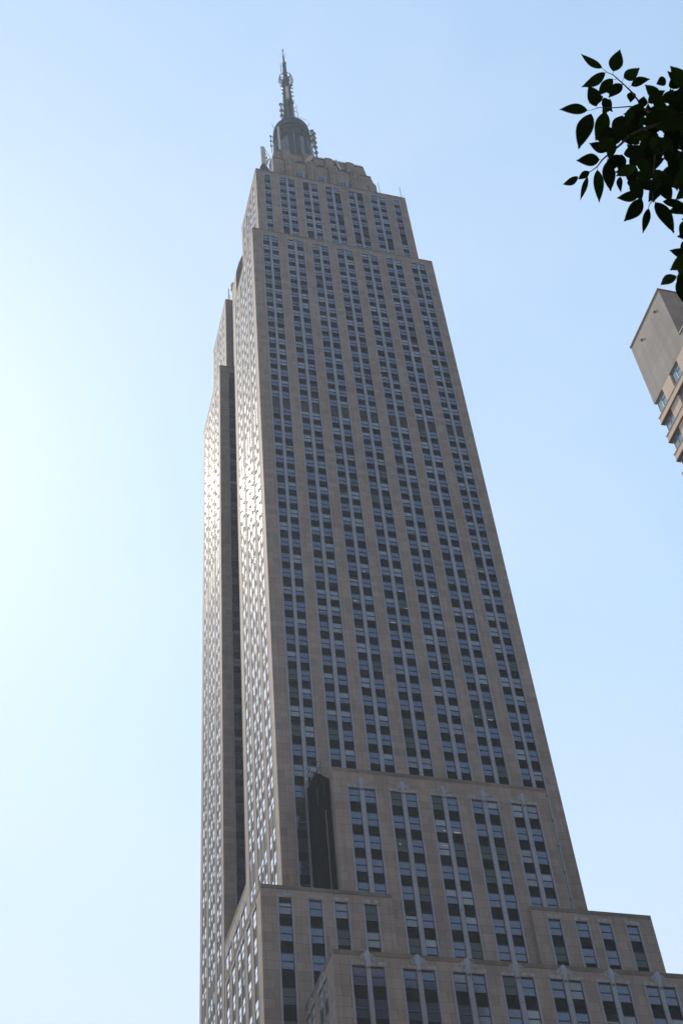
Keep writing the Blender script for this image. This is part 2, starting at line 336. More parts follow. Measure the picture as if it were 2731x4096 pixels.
main_bays = [cen([2.38, 4.31], 1.27), cen([7.74, 9.84]), cen([13.35, 15.43]), cen([18.94, 21.01]), cen([24.54, 26.65]), cen([30.12, 32.22]), cen([35.87, 37.78], 1.27)]
near_l = [cen([2.65, 4.5], 1.22), cen([7.85, 9.8, 11.75], 1.22), cen([15.12, 17.1], 1.22)]
far_l = [[(u+36.75, w_) for u, w_ in b] for b in near_l]
Z72, Z81 = 262.35, 294.9
# main shaft up to the 72nd floor
vmain = lambda u: 118 if 5.5 < u < 36 else 98
facade('front', 0.0, 0.0, 41.15, 86.0, Z72, main_bays, rows_between(88, 261), head='small', zvis=vmain)
facade('left', 0.0, REC+0.125, 20.9, 86.0, Z72, near_l, rows_between(88, 261), zvis=108)
core(0, 41.15, 0, 20.9, 60, Z72)
facade('left', 0.0, 37.1+REC+0.125, 57.4, 60.0, Z72, far_l, rows_between(62, 261), zvis=108)
facade('front', 37.1, 0.0, 7.0, 60.0, Z72, [cen([2.15, 4.25], 1.28)], rows_between(62, 261), zvis=108)
core(0, 41.15, 37.1, 57.4, 20, Z72)
c = MB(); c.box((7.0, 20.9, 60), (34.15, 37.1, Z72+2), M['stone']); c.build('wall', sk)      # recessed middle
# set-back shaft, 72nd to 81st floor
up_bays = [cen([4.07], 1.3)]+[cen(l) for l in ([7.74, 9.84], [13.35, 15.43], [18.94, 21.01], [24.54, 26.65], [30.12, 32.22])]+[cen([35.82], 1.3)]
facade('front', 1.96, 2.0, 39.08, 261.0, Z81, up_bays, rows_between(263, 293), head='small')
facade('left', 2.0, 1.96+REC+0.125, 18.4, 261.0, Z81, [cen([4.5], 1.22), cen([7.85, 9.8, 11.75], 1.22), cen([15.12], 1.22)], rows_between(263, 293))
core(2.0, 39.08, 1.96, 18.4, 261.0, Z81)
facade('left', 2.0, 38.9+REC+0.125, 55.4, 261.0, Z81, [cen([41.2], 1.22), cen([44.6, 46.55, 48.5], 1.22), cen([51.9], 1.22)], rows_between(263, 293))
c = MB(); c.box((2.0, 38.9, 261.0), (9.0, 38.9+REC+0.12, Z81), M['stone']); c.box((3.3, 38.82, 262), (3.5, 38.9, Z81-2.5), M['chrome']); c.build('wall', sk)
core(2.0, 39.08, 38.9, 55.4, 261.0, Z81)
c = MB(); c.box((9.0, 18.4, 261.0), (32.0, 38.9, Z81-1), M['stone'])
c.prism([(2.9, 258), (2.9, 293.2), (3.15, 295.2), (3.7, 298.6), (4.3, 301.2), (4.75, 303.0), (11, 304.5), (11, 258)], 1, 30.0, 34.5, M['stone'])
c.build('wall', sk)
# ---- crown, 81st to 86th floor
c = MB()
def crown_tier(xl, prof, y0, y1):
    full = [(20.57-(x-20.57), z) for x, z in prof][::-1]
    c.prism([(prof[0][0], prof[0][1])]+prof[1:]+full[:-1]+[full[-1]], 1, y0, y1, M['stone'])
TA = [(33.75, 293.9), (33.75, 305.6), (33.35, 308.0), (32.9, 310.4), (32.1, 310.9)]
TB = [(33.05, 310.0), (33.0, 314.6), (32.7, 316.8), (32.3, 319.9)]
crown_tier(0, TA, 5.9, 51.4); crown_tier(0, TB, 7.9, 49.4)
# side shoulders of the crown (towards the far wings)
c.box((6.9, 12, 293.9), (7.39, 45, 303.0), M['stone']); c.box((6.4, 16, 293.9), (6.9, 41, 300.0), M['stone'])
# rounded pilasters
for xc in (11.75, 17.35, 22.95, 28.55):
    for (yy, zt, hw) in ((7.9, 320.35, 1.15), (5.9, 312.2, 1.2)):
        n = 8; prof = [(xc-hw, 294)]+[(xc-hw*math.cos(math.pi*j/n)*1.0, zt-0.7+0.7*math.sin(math.pi*j/n)) for j in range(n+1)]+[(xc+hw, 294)]
        if yy == 5.9: prof = [(x, z) for x, z in prof]
        c.prism(prof, 1, yy-0.38, yy+1.2, M['stone'])
        c.prism([(x*0.8+xc*0.2, z-0.5 if z > 300 else z) for x, z in prof], 1, yy-0.52, yy-0.381, M['stone'])
for xc in (11.75, 17.35, 22.95, 28.55):
    for sg in (-1, 1):
        c.box((xc+sg*1.22, 5.82, 294), (xc+sg*1.36, 5.899, 310.6), M['stone_dirty_shade']); c.box((xc+sg*1.18, 7.82, 311), (xc+sg*1.32, 7.899, 319.2), M['stone_dirty_shade'])  # thin proud strips, dark colour standing in for the shade of grooves
        c.box((xc+sg*0.5, 5.28, 294), (xc+sg*0.58, 5.379, 310.9), M['stone_dirty_shade'])
c.box((7.6, 5.8, 310.55), (33.0, 6.0, 310.95), M['stone_dirty_shade']); c.box((8.9, 7.8, 319.35), (32.2, 8.0, 319.95), M['stone_dirty_shade'])
for s_ in (-1, 1):
    x = 20.57+s_*12.2; c.prism([(x-1.0, 294), (x-1.0, 305.5), (x-0.6, 306.6), (x+0.6, 306.6), (x+1.0, 305.5), (x+1.0, 294)], 1, 5.45, 6.2, M['stone'])
c.build('wall', sk)
for x0, x1 in ((14.45, 15.95), (20.05, 21.5), (25.65, 27.15)): c = MB(); c.box((x0, 7.86, 315.35), (x1, 8.0, 315.95), M['open']); c.build('vent_slot', sk)
for x0 in (8.6, 31.0): c = MB(); c.box((x0, 5.84, 297.2), (x0+1.7, 5.95, 297.5), M['open']); c.build('vent_slot', sk)
for x0 in (13.35, 18.94, 24.54):
    b = MB(); b.box((x0-0.35, 5.80, 302.6), (x0+3.8, 5.9, 305.4), M['chrome']); b.box((x0+1.6, 5.7, 302.6), (x0+1.85, 5.8, 306.4), M['chrome'])
    bb = b.build('window_bay', sk)
    for q in (0, 2.08): wins.append((0.0, frame_fn('front', 5.78-REC+0.0), x0+q, 1.36, 304.95, 'crown', 0, 0, 0))
# railing on the crown roof
rl = MB()
for q in range(60):
    x = 8.9+23.2*q/59; rl.box((x-0.03, 8.2, 319.9), (x+0.03, 8.26, 321.2), M['darksteel'])
for z in (320.4, 320.8, 321.2): rl.tube((8.9, 8.23, z), (32.1, 8.23, z), 0.035, M['darksteel'], n=4)
for q in range(50):
    y = 8.3+40*q/49; rl.box((8.87, y-0.03, 319.9), (8.93, y+0.03, 321.2), M['darksteel'])
for z in (320.4, 320.8, 321.2): rl.tube((8.9, 8.3, z), (8.9, 48, z), 0.035, M['darksteel'], n=4)
rl.build('roof_railing', sk)
# ---- 30th floor block
Z30 = 110.2
b30 = main_bays[1:6]
facade('front', -6.65, 5.78, 35.4, 66.0, Z30, b30, rows_between(68, 108), head='fan', zvis=lambda u: 92.5 if (u < 12 or u > 29.5) else 77.5)
c = MB(); c.box((5.78, -6.65+REC+0.121, 60), (35.4, 0.3, Z30-0.8), M['stone']); c.build('wall', sk)
c = MB(); c.box((5.78, -6.1, Z30-0.8), (6.3, 0, Z30-0.003), M['stone']); c.box((34.9, -6.1, Z30-0.8), (35.4, 0, Z30-0.003), M['stone']); c.box((6.3,-6.1,Z30-0.8),(34.9,0,Z30-0.76), M['roof']); c.build('roof', sk)
# ---- 25th floor corner blocks
Z25 = 91.15
bl = [[(u, 1.42)] for u in (-2.31, 1.37, 4.5, 8.15)]; br_ = [[(41.15-u-1.42, 1.42)] for u in (8.15, 4.5, 1.37, -2.31)]
facade('front', -7.25, -4.53, 11.65, 60.0, Z25, bl, rows_between(62, 90), head='plain', zvis=lambda u: 62 if u < 0 else 80.5)
facade('front', -7.25, 29.5, 45.68, 60.0, Z25, br_, rows_between(62, 90), head='plain', zvis=80.5)
facade('left', -4.53, -7.25+REC+0.125, 13.85, 40.0, Z25, [[(-4.55, 1.4)], [(-1.15, 1.4)], [(2.35, 1.4), (4.5, 1.4)], [(7.95, 1.4)], [(11.45, 1.4)]], rows_between(62, 90), head='plain', zvis=75)
def core25(x0, x1):
    c = MB(); i = REC+0.121
    c.box((x0+(i if x0 < 0 else 0), -7.25+i, 20), (x1, 0.2 if x0 > 0 else 0.2, Z25-0.8), M['stone'])
    if x0 < 0: c.box((x0+i, 0.2, 20), (0.6, 13.85, Z25-0.8), M['stone'])
    else: c.box((40.5, 0.2, 20), (x1, 13.85, Z25-0.8), M['stone'])
    c.build('wall', sk)
    r_ = MB()
    r_.box((x0+0.3, -6.9, Z25-0.8), (x1-0.3, 0, Z25-0.76), M['roof'])
    if x0 < 0: r_.box((x0+0.3, 0, Z25-0.8), (0, 13.6, Z25-0.76), M['roof']); r_.box((x0+i, 13.4, Z25-0.8), (0, 13.85, Z25-0.003), M['stone'])
    else: r_.box((x1-0.4, -6.7, Z25-0.8), (x1, 13.85, Z25-0.003), M['stone']); r_.box((x0, -6.7, Z25-0.8), (x0+0.4, -6.66, Z25-0.003), M['stone'])
    r_.build('roof', sk)
core25(-4.53, 11.65); core25(29.5, 45.68)
# ---- infill block between the wings on the side
facade('left', 0.06, 20.9, 37.0, 60.0, 110.3, [cen([20.85+0.5, 23.4-0.1], 1.3), cen([26.5, 28.75], 1.4), cen([32.25, 34.4], 1.4)], rows_between(62, 108), head='fan', zvis=92)
c = MB(); c.box((0.62, 20.9, 30), (10, 37.1, 109.5), M['stone']); c.build('wall', sk)
# ---- 21st floor block
Z21 = 75.9
b21 = [cen([2.3, 4.3]), cen([7.85, 9.87]), cen([13.35, 15.43]), cen([18.9, 20.98]), cen([24.4, 26.51]), cen([29.95, 32.03]), cen([35.6, 37.63])]
facade('front', -19.0, 0.2, 41.0, 52.0, Z21, b21, rows_between(55, 75), head='fan', zvis=60)
facade('left', 0.2, -19.0+REC+0.125, -7.3, 52.0, Z21, [cen([-16.2, -14.2], 1.3), cen([-10.9, -8.9], 1.3)], rows_between(55, 75), head='fan', zvis=62)
c = MB(); c.box((0.75, -18.45, GZ), (41.0, 0, Z21-0.8), M['stone']); c.build('wall', sk)
c = MB(); c.box((0.5, -18.6, Z21-0.8), (40.7, -7.2, Z21-0.76), M['roof']); c.box((40.5, -18.4, Z21-0.8), (41.0, -7.2, Z21-0.003), M['stone']); c.build('roof', sk)
# lower storeys down to the street (below the frame)
c = MB(); c.box((-8, -19.6, GZ), (50, 70, 17), M['stone']); c.box((0.2, -19.0, 17), (41.0, -18.4, 51.99), M['stone']); c.box((0.2, -18.4, 17), (0.74, -7.3, 51.99), M['stone'])
c.box((-4.0, -7.2, 17), (0, 13.8, 39.9), M['stone']); c.box((41, -7.2, 17), (45.6, 13.8, 60), M['stone']); c.box((0.02, 13.9, 17), (40, 57.3, 59.9), M['stone']); c.build('wall', sk)

# ---- windows
wins.sort(key=lambda t: -t[0])
def pane_mats(axis, zt):
    r_ = random.random()
    if axis == 'left':
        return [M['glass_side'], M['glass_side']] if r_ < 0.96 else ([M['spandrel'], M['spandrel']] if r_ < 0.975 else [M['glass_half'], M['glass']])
    low = zt < 100
    if zt > 262 and random.random() < 0.11: return ['open', 'open']
    if zt < 112:
        if r_ < 0.60: return [M['glass'], M['glass']]
        if r_ < 0.72: return [M['glass_blind'], M['glass']]
        if r_ < 0.76: return [M['glass_blind'], M['glass_blind']]
        if r_ < 0.82: return [M['glass_half'], M['glass_half']]
        if r_ < 0.97: return [M['glass_green'], M['glass_green']]
        return ['open', M['glass_half']]
    if r_ < 0.50: return [M['glass'], M['glass']]
    if r_ < 0.73: return [M['glass_blind'] if random.random() < .6 else M['glass_half'], M['glass']]
    if r_ < 0.83: return [M['glass_blind'], M['glass_blind']]
    if r_ < 0.90: return [M['glass_half'], M['glass_half']]
    if r_ < 0.96: return [M['glass_green'], M['glass_green']]
    return ['open', M['glass_half']]
def window_parts(fr, pn, P, uL, ww, zt, axis, big):
    REC = 0.17 if axis != 'left' else 0.06; t = 0.075 if axis != 'left' else 0.05; D = REC-0.12 if axis != 'left' else 0.015; zb = zt-HW; F = M['frame']
    fr.box(P(uL, D, zb), P(uL+t, REC-0.001, zt), F); fr.box(P(uL+ww-t, D, zb), P(uL+ww, REC-0.001, zt), F)
    fr.box(P(uL+t, D, zt-t), P(uL+ww-t, REC-0.001, zt), F); fr.box(P(uL+t, D, zb), P(uL+ww-t, REC-0.001, zb+t), F)
    zm = (zt+zb)/2; fr.box(P(uL+t, D-0.01*(axis != 'left'), zm-0.055), P(uL+ww-t, REC-0.001, zm+0.055), M['rail'])
    ms = pane_mats(axis, zt)
    for k, (a, b) in enumerate(((zm+0.055, zt-t), (zb+t, zm-0.055))):
        mm_ = ms[k]
        if mm_ == 'open' and ms[1] == 'open': mm_ = M['open']
        if mm_ == 'open':
            h = (b-a)*random.choice((0.35, 0.5, 0.75)); 
            pn.poly([P(uL+t, D+0.09, b-h), P(uL+ww-t, D+0.09, b-h), P(uL+ww-t, D+0.09, b), P(uL+t, D+0.09, b)], M['open'])
            fr.box(P(uL+t, D+0.03, b-h-0.06), P(uL+ww-t, D+0.1, b-h), F); b = b-h-0.06; mm_ = M['glass_blind']
        j = 0.004 if axis != 'left' else 0.017
        d = [D+(0.035+0.025*k)*(1 if axis != 'left' else 0.4)+random.uniform(-j, j) for _ in range(2)]; dv = random.uniform(-j, j)
        pn.poly([P(uL+t, d[0]-dv, a), P(uL+ww-t, d[1]-dv, a), P(uL+ww-t, d[1]+dv, b), P(uL+t, d[0]+dv, b)], mm_)
rest_f = MB()
for i, (ar, P, uL, ww, zt, axis, bi, pl, z0) in enumerate(wins):
    if i < 100 and ar > 0:
        f = MB(); p_ = MB(); window_parts(f, p_, P, uL, ww, zt, axis, True)
        wo = f.build('window', sk); p_.build('pane', wo)
    else:
        window_parts(rest_f, rest_f, P, uL, ww, zt, axis, False)
tag(rest_f.build('window', sk), kind='stuff')
# a few lit ceiling lamps seen in windows
lp = MB()
def lamp_at(u, z, w_, h_, pl=-6.65): lp.box((u, pl+REC-0.12-0.02, z), (u+w_, pl+REC-0.12-0.012, z+h_), M['lamp'])
lamp_at(13.62, 99.0, 0.3, 0.10); lamp_at(13.7, 98.85, 0.22, 0.08); lamp_at(19.4, 99.35, 0.75, 0.11); lamp_at(19.9, 101.6, 0.3, 0.2); lamp_at(21.3, 101.5, 0.85, 0.18)
for u, z, w_ in ((15.7, 156.0, .4), (21.3, 152.5, .5), (22.0, 148.8, .45), (26.8, 152.4, .5), (30.3, 148.9, .6), (32.5, 148.7, .4), (13.6, 149.0, .5), (19.3, 145.2, .7), (30.5, 127.7, .2), (32.4, 127.4, .7), (9.0, 205.2, .3)):
    lamp_at(u, z, w_, 0.16, 0.0)
lp.build('ceiling_lamp', sk)

# ---- mooring mast on the crown
AX, AY = 20.57, 28.7
mast = MB()
mast.lathe(AX, AY, [(8.2, 319.0), (8.2, 324.5), (7.2, 325.5), (7.2, 330.0)], M['stone'], 32)
mo = mast.build('mast', sk)
d = MB()
d.lathe(AX, AY, [(5.55, 330.0), (5.5, 366.0)], M['mastglass'], 32)
for k in range(16):
    a = 2*math.pi*(k+0.5)/16; wd = 0.20 if k % 2 else 0.62; dp = 5.72 if k % 2 else 5.95
    for q in ((1, wd),):
        cx, cy = math.cos(a), math.sin(a); tx, ty = -cy, cx
        z0, z1 = 330.0, (366.2 if k % 2 else 364.0)
        pts = [(AX+cx*5.3+tx*wd, AY+cy*5.3+ty*wd), (AX+cx*dp+tx*wd*.8, AY+cy*dp+ty*wd*.8), (AX+cx*dp-tx*wd*.8, AY+cy*dp-ty*wd*.8), (AX+cx*5.3-tx*wd, AY+cy*5.3-ty*wd)]
        lo_ = [(x, y, z0) for x, y in pts]; hi_ = [(x, y, z1) for x, y in pts]
        for j in range(4): d.poly([lo_[j], lo_[(j+1) % 4], hi_[(j+1) % 4], hi_[j]], M['mastpanel'])
        d.poly(hi_, M['mastpanel'])
# slanting shoulders of the four wings
for k in range(4):
    a = math.pi/4+k*math.pi/2; cx, cy = math.cos(a), math.sin(a); tx, ty = -cy, cx
    prof = [(5.3, 330), (7.3, 330), (6.9, 345), (6.4, 356), (5.9, 362.5), (5.3, 364.5)]
    f3 = [(AX+cx*r_+tx*0.9, AY+cy*r_+ty*0.9, z) for r_, z in prof]; b3 = [(AX+cx*r_-tx*0.9, AY+cy*r_-ty*0.9, z) for r_, z in prof]
    d.poly(f3, M['mastpanel']); d.poly(b3[::-1], M['mastpanel'])
    for j in range(len(prof)): j2 = (j+1) % len(prof); d.poly([f3[j], f3[j2], b3[j2], b3[j]], M['mastpanel'])
d.build('drum', mo)
r_ = MB()
r_.lathe(AX, AY, [(5.5, 366.0), (5.75, 366.4), (5.75, 367.2), (5.35, 367.4), (5.3, 370.4), (5.7, 370.8), (5.75, 371.6), (5.4, 371.9), (5.4, 373.0), (5.7, 373.3), (5.65, 374.2), (5.35, 374.6), (5.3, 376.2), (5.45, 376.6), (5.4, 377.2), (4.6, 378.4), (3.4, 380.2), (2.6, 382.4), (2.3, 384.2)], M['ringmetal'], 36)
for k in range(24):
    a = 2*math.pi*(k+0.5)/24; cx, cy = math.cos(a), math.sin(a)
    r_.tube((AX+cx*5.4, AY+cy*5.4, 367.6), (AX+cx*5.4, AY+cy*5.4, 370.3), 0.34, M['mastglass'], n=4)
    if k % 3 == 0:
        r_.tube((AX+cx*5.2, AY+cy*5.2, 376.8), (AX+cx*5.9, AY+cy*5.9, 378.6), 0.06, M['darksteel'], n=4)
        r_.tube((AX+cx*5.9, AY+cy*5.9, 377.6), (AX+cx*5.9, AY+cy*5.9, 380.0), 0.06, M['darksteel'], n=4)
r_.build('observation_ring', mo)
# broadcast antenna
an = MB(); ds = M['darksteel']; gs = M['steel']
secs = [(384.0, 1.75, 396.0, 1.65), (396.0, 1.6, 409.0, 1.2), (409.0, 1.15, 417.0, 1.0), (417.0, 0.62, 430.0, 0.5), (430.0, 0.42, 435.5, 0.35), (435.5, 0.2, 440.0, 0.12), (440.0, 0.28, 440.8, 0.28), (440.8, 0.06, 442.0, 0.04)]
for z0, r0, z1, r1 in secs: an.tube((AX, AY, z0), (AX, AY, z1), r0*0.82, ds, r1*0.82, n=8)
random.seed(11)
for z0, r0, z1, r1 in secs[:4]:
    n = 6; steps = int((z1-z0)/1.6)
    for k in range(n):
        a = 2*math.pi*k/n; an.tube((AX+r0*math.cos(a), AY+r0*math.sin(a), z0), (AX+r1*math.cos(a), AY+r1*math.sin(a), z1), 0.12, gs, n=4)
    for s_ in range(steps):
        t0 = s_/steps; zz = z0+(z1-z0)*t0; rr = r0+(r1-r0)*t0; t1 = (s_+1)/steps; z2 = z0+(z1-z0)*t1; r2 = r0+(r1-r0)*t1
        for k in range(n):
            a = 2*math.pi*k/n; b = 2*math.pi*(k+1)/n
            an.tube((AX+rr*math.cos(a), AY+rr*math.sin(a), zz), (AX+r2*math.cos(b), AY+r2*math.sin(b), z2), 0.06, ds, n=3)
            if random.random() < 0.25:
                q = random.uniform(1.1, 1.45); h = random.uniform(0.4, 1.1)
                an.box((AX+q*rr*math.cos(a)-0.15, AY+q*rr*math.sin(a)-0.15, zz), (AX+q*rr*math.cos(a)+0.15, AY+q*rr*math.sin(a)+0.15, zz+h), random.choice((gs, ds)))
an.build('antenna', mo)
# octagonal antenna ring
rg = MB()
for zz, rr in ((418.2, 1.9), (417.2, 2.25), (414.6, 2.25), (413.4, 1.8)):
    for k in range(8):
        a = 2*math.pi*(k+.5)/8; b = 2*math.pi*(k+1.5)/8
        rg.tube((AX+rr*math.cos(a), AY+rr*math.sin(a), zz), (AX+rr*math.cos(b), AY+rr*math.sin(b), zz), 0.09, ds, n=4)
pz = ((418.2, 1.9), (417.2, 2.25), (414.6, 2.25), (413.4, 1.8), (411.5, 1.1))
for k in range(8):
    a = 2*math.pi*(k+.5)/8
    for q in range(4):
        rg.tube((AX+pz[q][1]*math.cos(a), AY+pz[q][1]*math.sin(a), pz[q][0]), (AX+pz[q+1][1]*math.cos(a), AY+pz[q+1][1]*math.sin(a), pz[q+1][0]), 0.09, ds, n=4)
    rg.tube((AX, AY, 416), (AX+2.2*math.cos(a), AY+2.2*math.sin(a), 416), 0.05, ds, n=3)
rg.build('antenna_ring', mo)
# lantern-shaped antenna stacks, brackets, tubes
def stack(x, y, zs, name='antenna_stack'):
    q = MB()
    for k in range(len(zs)-1):
        z0, z1 = zs[k], zs[k+1]
        q.tube((x, y, z0), (x, y, z1), 0.30, M['white'], n=8)
        q.tube((x, y, z1-0.35), (x, y, z1), 0.62, ds, 0.40, n=8)
    sg = 1 if x > AX else -1
    for z in zs[1:]:
        q.tube((x, y, z-0.2), (AX+sg*5.4 if z < 385 else AX+sg*1.6, y, z-0.2), 0.09, ds, n=4)
        q.tube((x-sg*0.9, y, z-1.6), (x-sg*0.9, y, z+0.4), 0.08, ds, n=4)
    q.build(name, mo)
stack(27.75, AY, [365.0, 368.2, 371.6, 374.8, 377.9, 380.9]); stack(26.9, AY-0.8, [370.0, 374.0, 377.5, 380.6])
stack(18.1, AY-0.3, [384.5, 388.3, 391.9, 396.3])
def tubes(name, lst):
    q = MB()
    for a_, b_, r_, m_, *e in lst: q.tube(a_, b_, r_, m_, e[0] if e else None, n=6 if e else 4)
    q.build(name, mo)
br_l = [((14.2, AY, 362), (14.2, AY, 373.5), 0.09, ds)]+[((13.9, AY, z), (15.4, AY, z), 0.10, ds) for z in (366.4, 369.5, 372.6)]+[((14.1, AY, z-0.5), (14.1, AY, z+0.6), 0.24, ds) for z in (366.4, 369.5, 372.6)]
tubes('antenna_bracket', br_l)
tubes('antenna_bracket', [((23.05, AY, 392.8), (23.2, AY, 398.8), 0.07, ds), ((21.6, AY, 396.5), (23.1, AY, 396.5), 0.07, ds), ((21.6, AY, 394), (23.05, AY, 394), 0.07, ds)])
tubes('antenna_bracket', [((19.3, AY, 421.2), (19.3, AY, 429.4), 0.08, ds), ((19.3, AY, 423), (20.5, AY, 423), 0.06, ds), ((19.3, AY, 427), (20.5, AY, 427), 0.06, ds)])
for zz in (403.5, 406.5, 409.5, 411.6):
    for sg in (-1, 1): tubes('horn_antenna', [((AX+sg*0.9, AY-0.5, zz), (AX+sg*2.0, AY-0.5, zz+0.4), 0.34, ds, 0.12)])
for zz in (438.5, 436.6, 434.8): tubes('dipole', [((AX-1.1, AY, zz-0.3), (AX+1.1, AY, zz+0.3), 0.035, gs)])
tubes('guy_wire', [((22.0, AY-0.5, 389), (24.6, AY-4, 380), 0.06, ds)])
q = MB(); q.tube((15.15, 23.9, 352), (15.2, 23.9, 369.3), 0.36, M['white'], n=8); q.build('white_antenna_tube', mo)
q = MB(); q.tube((20.0, AY-1.9, 396.8), (20.1, AY-1.6, 406.6), 0.55, M['white'], n=8); q.build('white_antenna_tube', mo)

# ------------------------------------------------------------------ equipment on the roofs (things of their own)
def dish(name, c, aim, r, label):
    t = thing(name, (c[0], c[1]+1.2, c[2]-2.4), label, 'satellite dish', 'satellite dishes bolted to the crown')
    aim = Vector(aim).normalized(); e = aim.cross(Vector((0, 0, 1))).normalized(); g_ = aim.cross(e)
    b = MB(); n = 20; rings = []
    for rr, dd in ((0.0, -0.02), (0.5, 0.02), (1.0, 0.14)):
        rings.append([Vector(c)+aim*(dd*r)+e*(rr*r*math.cos(2*math.pi*k/n))+g_*(rr*r*math.sin(2*math.pi*k/n)) for k in range(n)])
    back = [Vector(c)-aim*(0.75*r)+e*(0.32*r*math.cos(2*math.pi*k/n))+g_*(0.32*r*math.sin(2*math.pi*k/n)) for k in range(n)]
    for k in range(n):
        k2 = (k+1) % n
        b.poly([rings[1][k], rings[1][k2], rings[0][k2]], M['white']); b.poly([rings[1][k], rings[2][k], rings[2][k2], rings[1][k2]], M['white'])
        b.poly([rings[2][k], back[k], back[k2], rings[2][k2]], M['steel'])
    b.poly(back, M['steel'])
    o = b.build('reflector', None); o.parent = t; o.matrix_parent_inverse = Matrix.Translation(-t.location)
    a = MB(); a.tube(Vector(c)-aim*0.6*r, (c[0], c[1]+1.2, c[2]-0.4), 0.16, M['steel']); a.tube((c[0], c[1]+1.2, c[2]-0.2), (c[0], c[1]+1.2, c[2]-6.0), 0.13, M['steel']); a.tube((c[0]+0.4, c[1]+1.2, c[2]-0.2), (c[0]+0.4, c[1]+1.2, c[2]-6.0), 0.1, M['steel'])
    o = a.build('bracket', None); o.parent = t; o.matrix_parent_inverse = Matrix.Translation(-t.location)
dish('satellite_dish', (17.2, 5.9, 313.6), (-0.85, -0.5, -0.05), 1.45, 'round white dish facing left on the crown, nearer the mast')
dish('satellite_dish', (24.5, 5.9, 313.8), (0.72, -0.68, -0.05), 1.45, 'round white dish facing right on the crown, farther from the mast')
def part(mb, name, t):
    o = mb.build(name, None); o.parent = t; o.matrix_parent_inverse = Matrix.Translation(-t.location); return o
t = thing('panel_antenna', (4.1, 2.6, 294.1), 'tall pale panel antenna on a truss at the left corner of the upper roof', 'antenna')
b = MB(); b.box((3.62, 2.1, 298.4), (4.6, 2.7, 307.6), M['white']); part(b, 'panel', t)
b = MB()
for a_, b_ in (((4.7,2.6,307.4),(6.1,2.9,303.4)), ((4.7,2.6,298.6),(4.7,2.6,307.6)), ((4.7,2.6,299.5),(6.0,2.9,303.4)), ((4.7,2.6,303.5),(5.6,2.9,299.5)), ((6.1,2.9,294.1),(6.1,2.9,303.4)), ((5.0,2.6,294.1),(5.0,2.6,303)), ((4.7,2.6,306.0),(5.5,2.9,302)), ((3.6,2.6,307.7),(4.7,2.6,307.7)), ((5.6,2.9,297),(6.2,3.6,303.5))): b.tube(a_, b_, 0.12, M['steel'], n=5)
part(b, 'truss', t)
b = MB(); b.prism([(3.2, 294.1), (3.2, 296.9), (4.0, 298.3), (5.1, 297.0), (5.6, 295.2), (5.6, 294.1)], 1, 2.2, 3.4, M['darksteel']); part(b, 'base_box', t)
for x, z1, lb in ((33.5, 299.9, 'thin whip rod on the upper roof, beside the crown shoulder'), (39.0, 300.0, 'thin whip rod at the right end of the upper roof edge')):
    b = MB(); b.tube((x, 3.4, 294.1), (x-0.05, 3.4, 303.0), 0.065, M['steel'], n=5); b.tube((x, 3.4, 294.1), (x, 3.4, 295.0), 0.25, M['steel'], n=6)
    o = b.build('whip_antenna', None, loc=(x, 3.4, 294.1)); tag(o, lb, 'antenna', 'whip antennas along the upper roof')
b = MB(); n = 10
b.lathe(37.1, 5.2, [(0.9, 294.1), (0.95, 299.3)]+[(0.95*math.cos(math.pi/2*k/6), 299.3+0.9*math.sin(math.pi/2*k/6)) for k in range(1, 6)], M['white'], 18)
b.lathe(37.1, 5.2, [(1.1, 294.1), (1.1, 294.4)], M['steel'], 18)
tag(b.build('radome', None, loc=(37.1, 5.2, 294.1)), 'white rounded radome just showing over the right upper roof edge', 'radome')
b = MB()
b.lathe(4.75, 40.4, [(0.75, 294.1), (0.75, 302.2), (1.05, 302.6), (1.1, 304.4)]+[(1.1*math.cos(math.pi/2*k/6), 304.4+1.0*math.sin(math.pi/2*k/6)) for k in range(1, 6)], M['white'], 20)
tag(b.build('roof_tank', None, loc=(4.75, 40.4, 294.1)), 'small pale domed tank on a stem at the left edge of the rear roof', 'tank')
for i, (x, h, lb) in enumerate(((3.2, 302.4, 'tall notched mast leftmost on the rear left roof'), (3.55, 299.4, 'short rod beside the notched mast on the rear left roof'), (4.15, 300.2, 'bundle of slanted rods beside the domed tank'))):
    b = MB(); b.tube((x, 40.2, 294.1), (x-0.05, 40.2, h), 0.07, M['darksteel'], n=4)
    if i == 0:
        for k in range(9): b.tube((x-0.3, 40.2, 296.5+k*0.65), (x+0.1, 40.2, 296.3+k*0.65), 0.05, M['darksteel'], n=3)
    if i == 2:
        for k in range(5): b.tube((x, 40.2, 295.5+k*0.9), (x-0.45, 40.2, 296.6+k*0.9), 0.06, M['darksteel'], n=3)
    tag(b.build('rod_antenna', None, loc=(x, 40.2, 294.1)), lb, 'antenna', 'rods on the rear left roof')
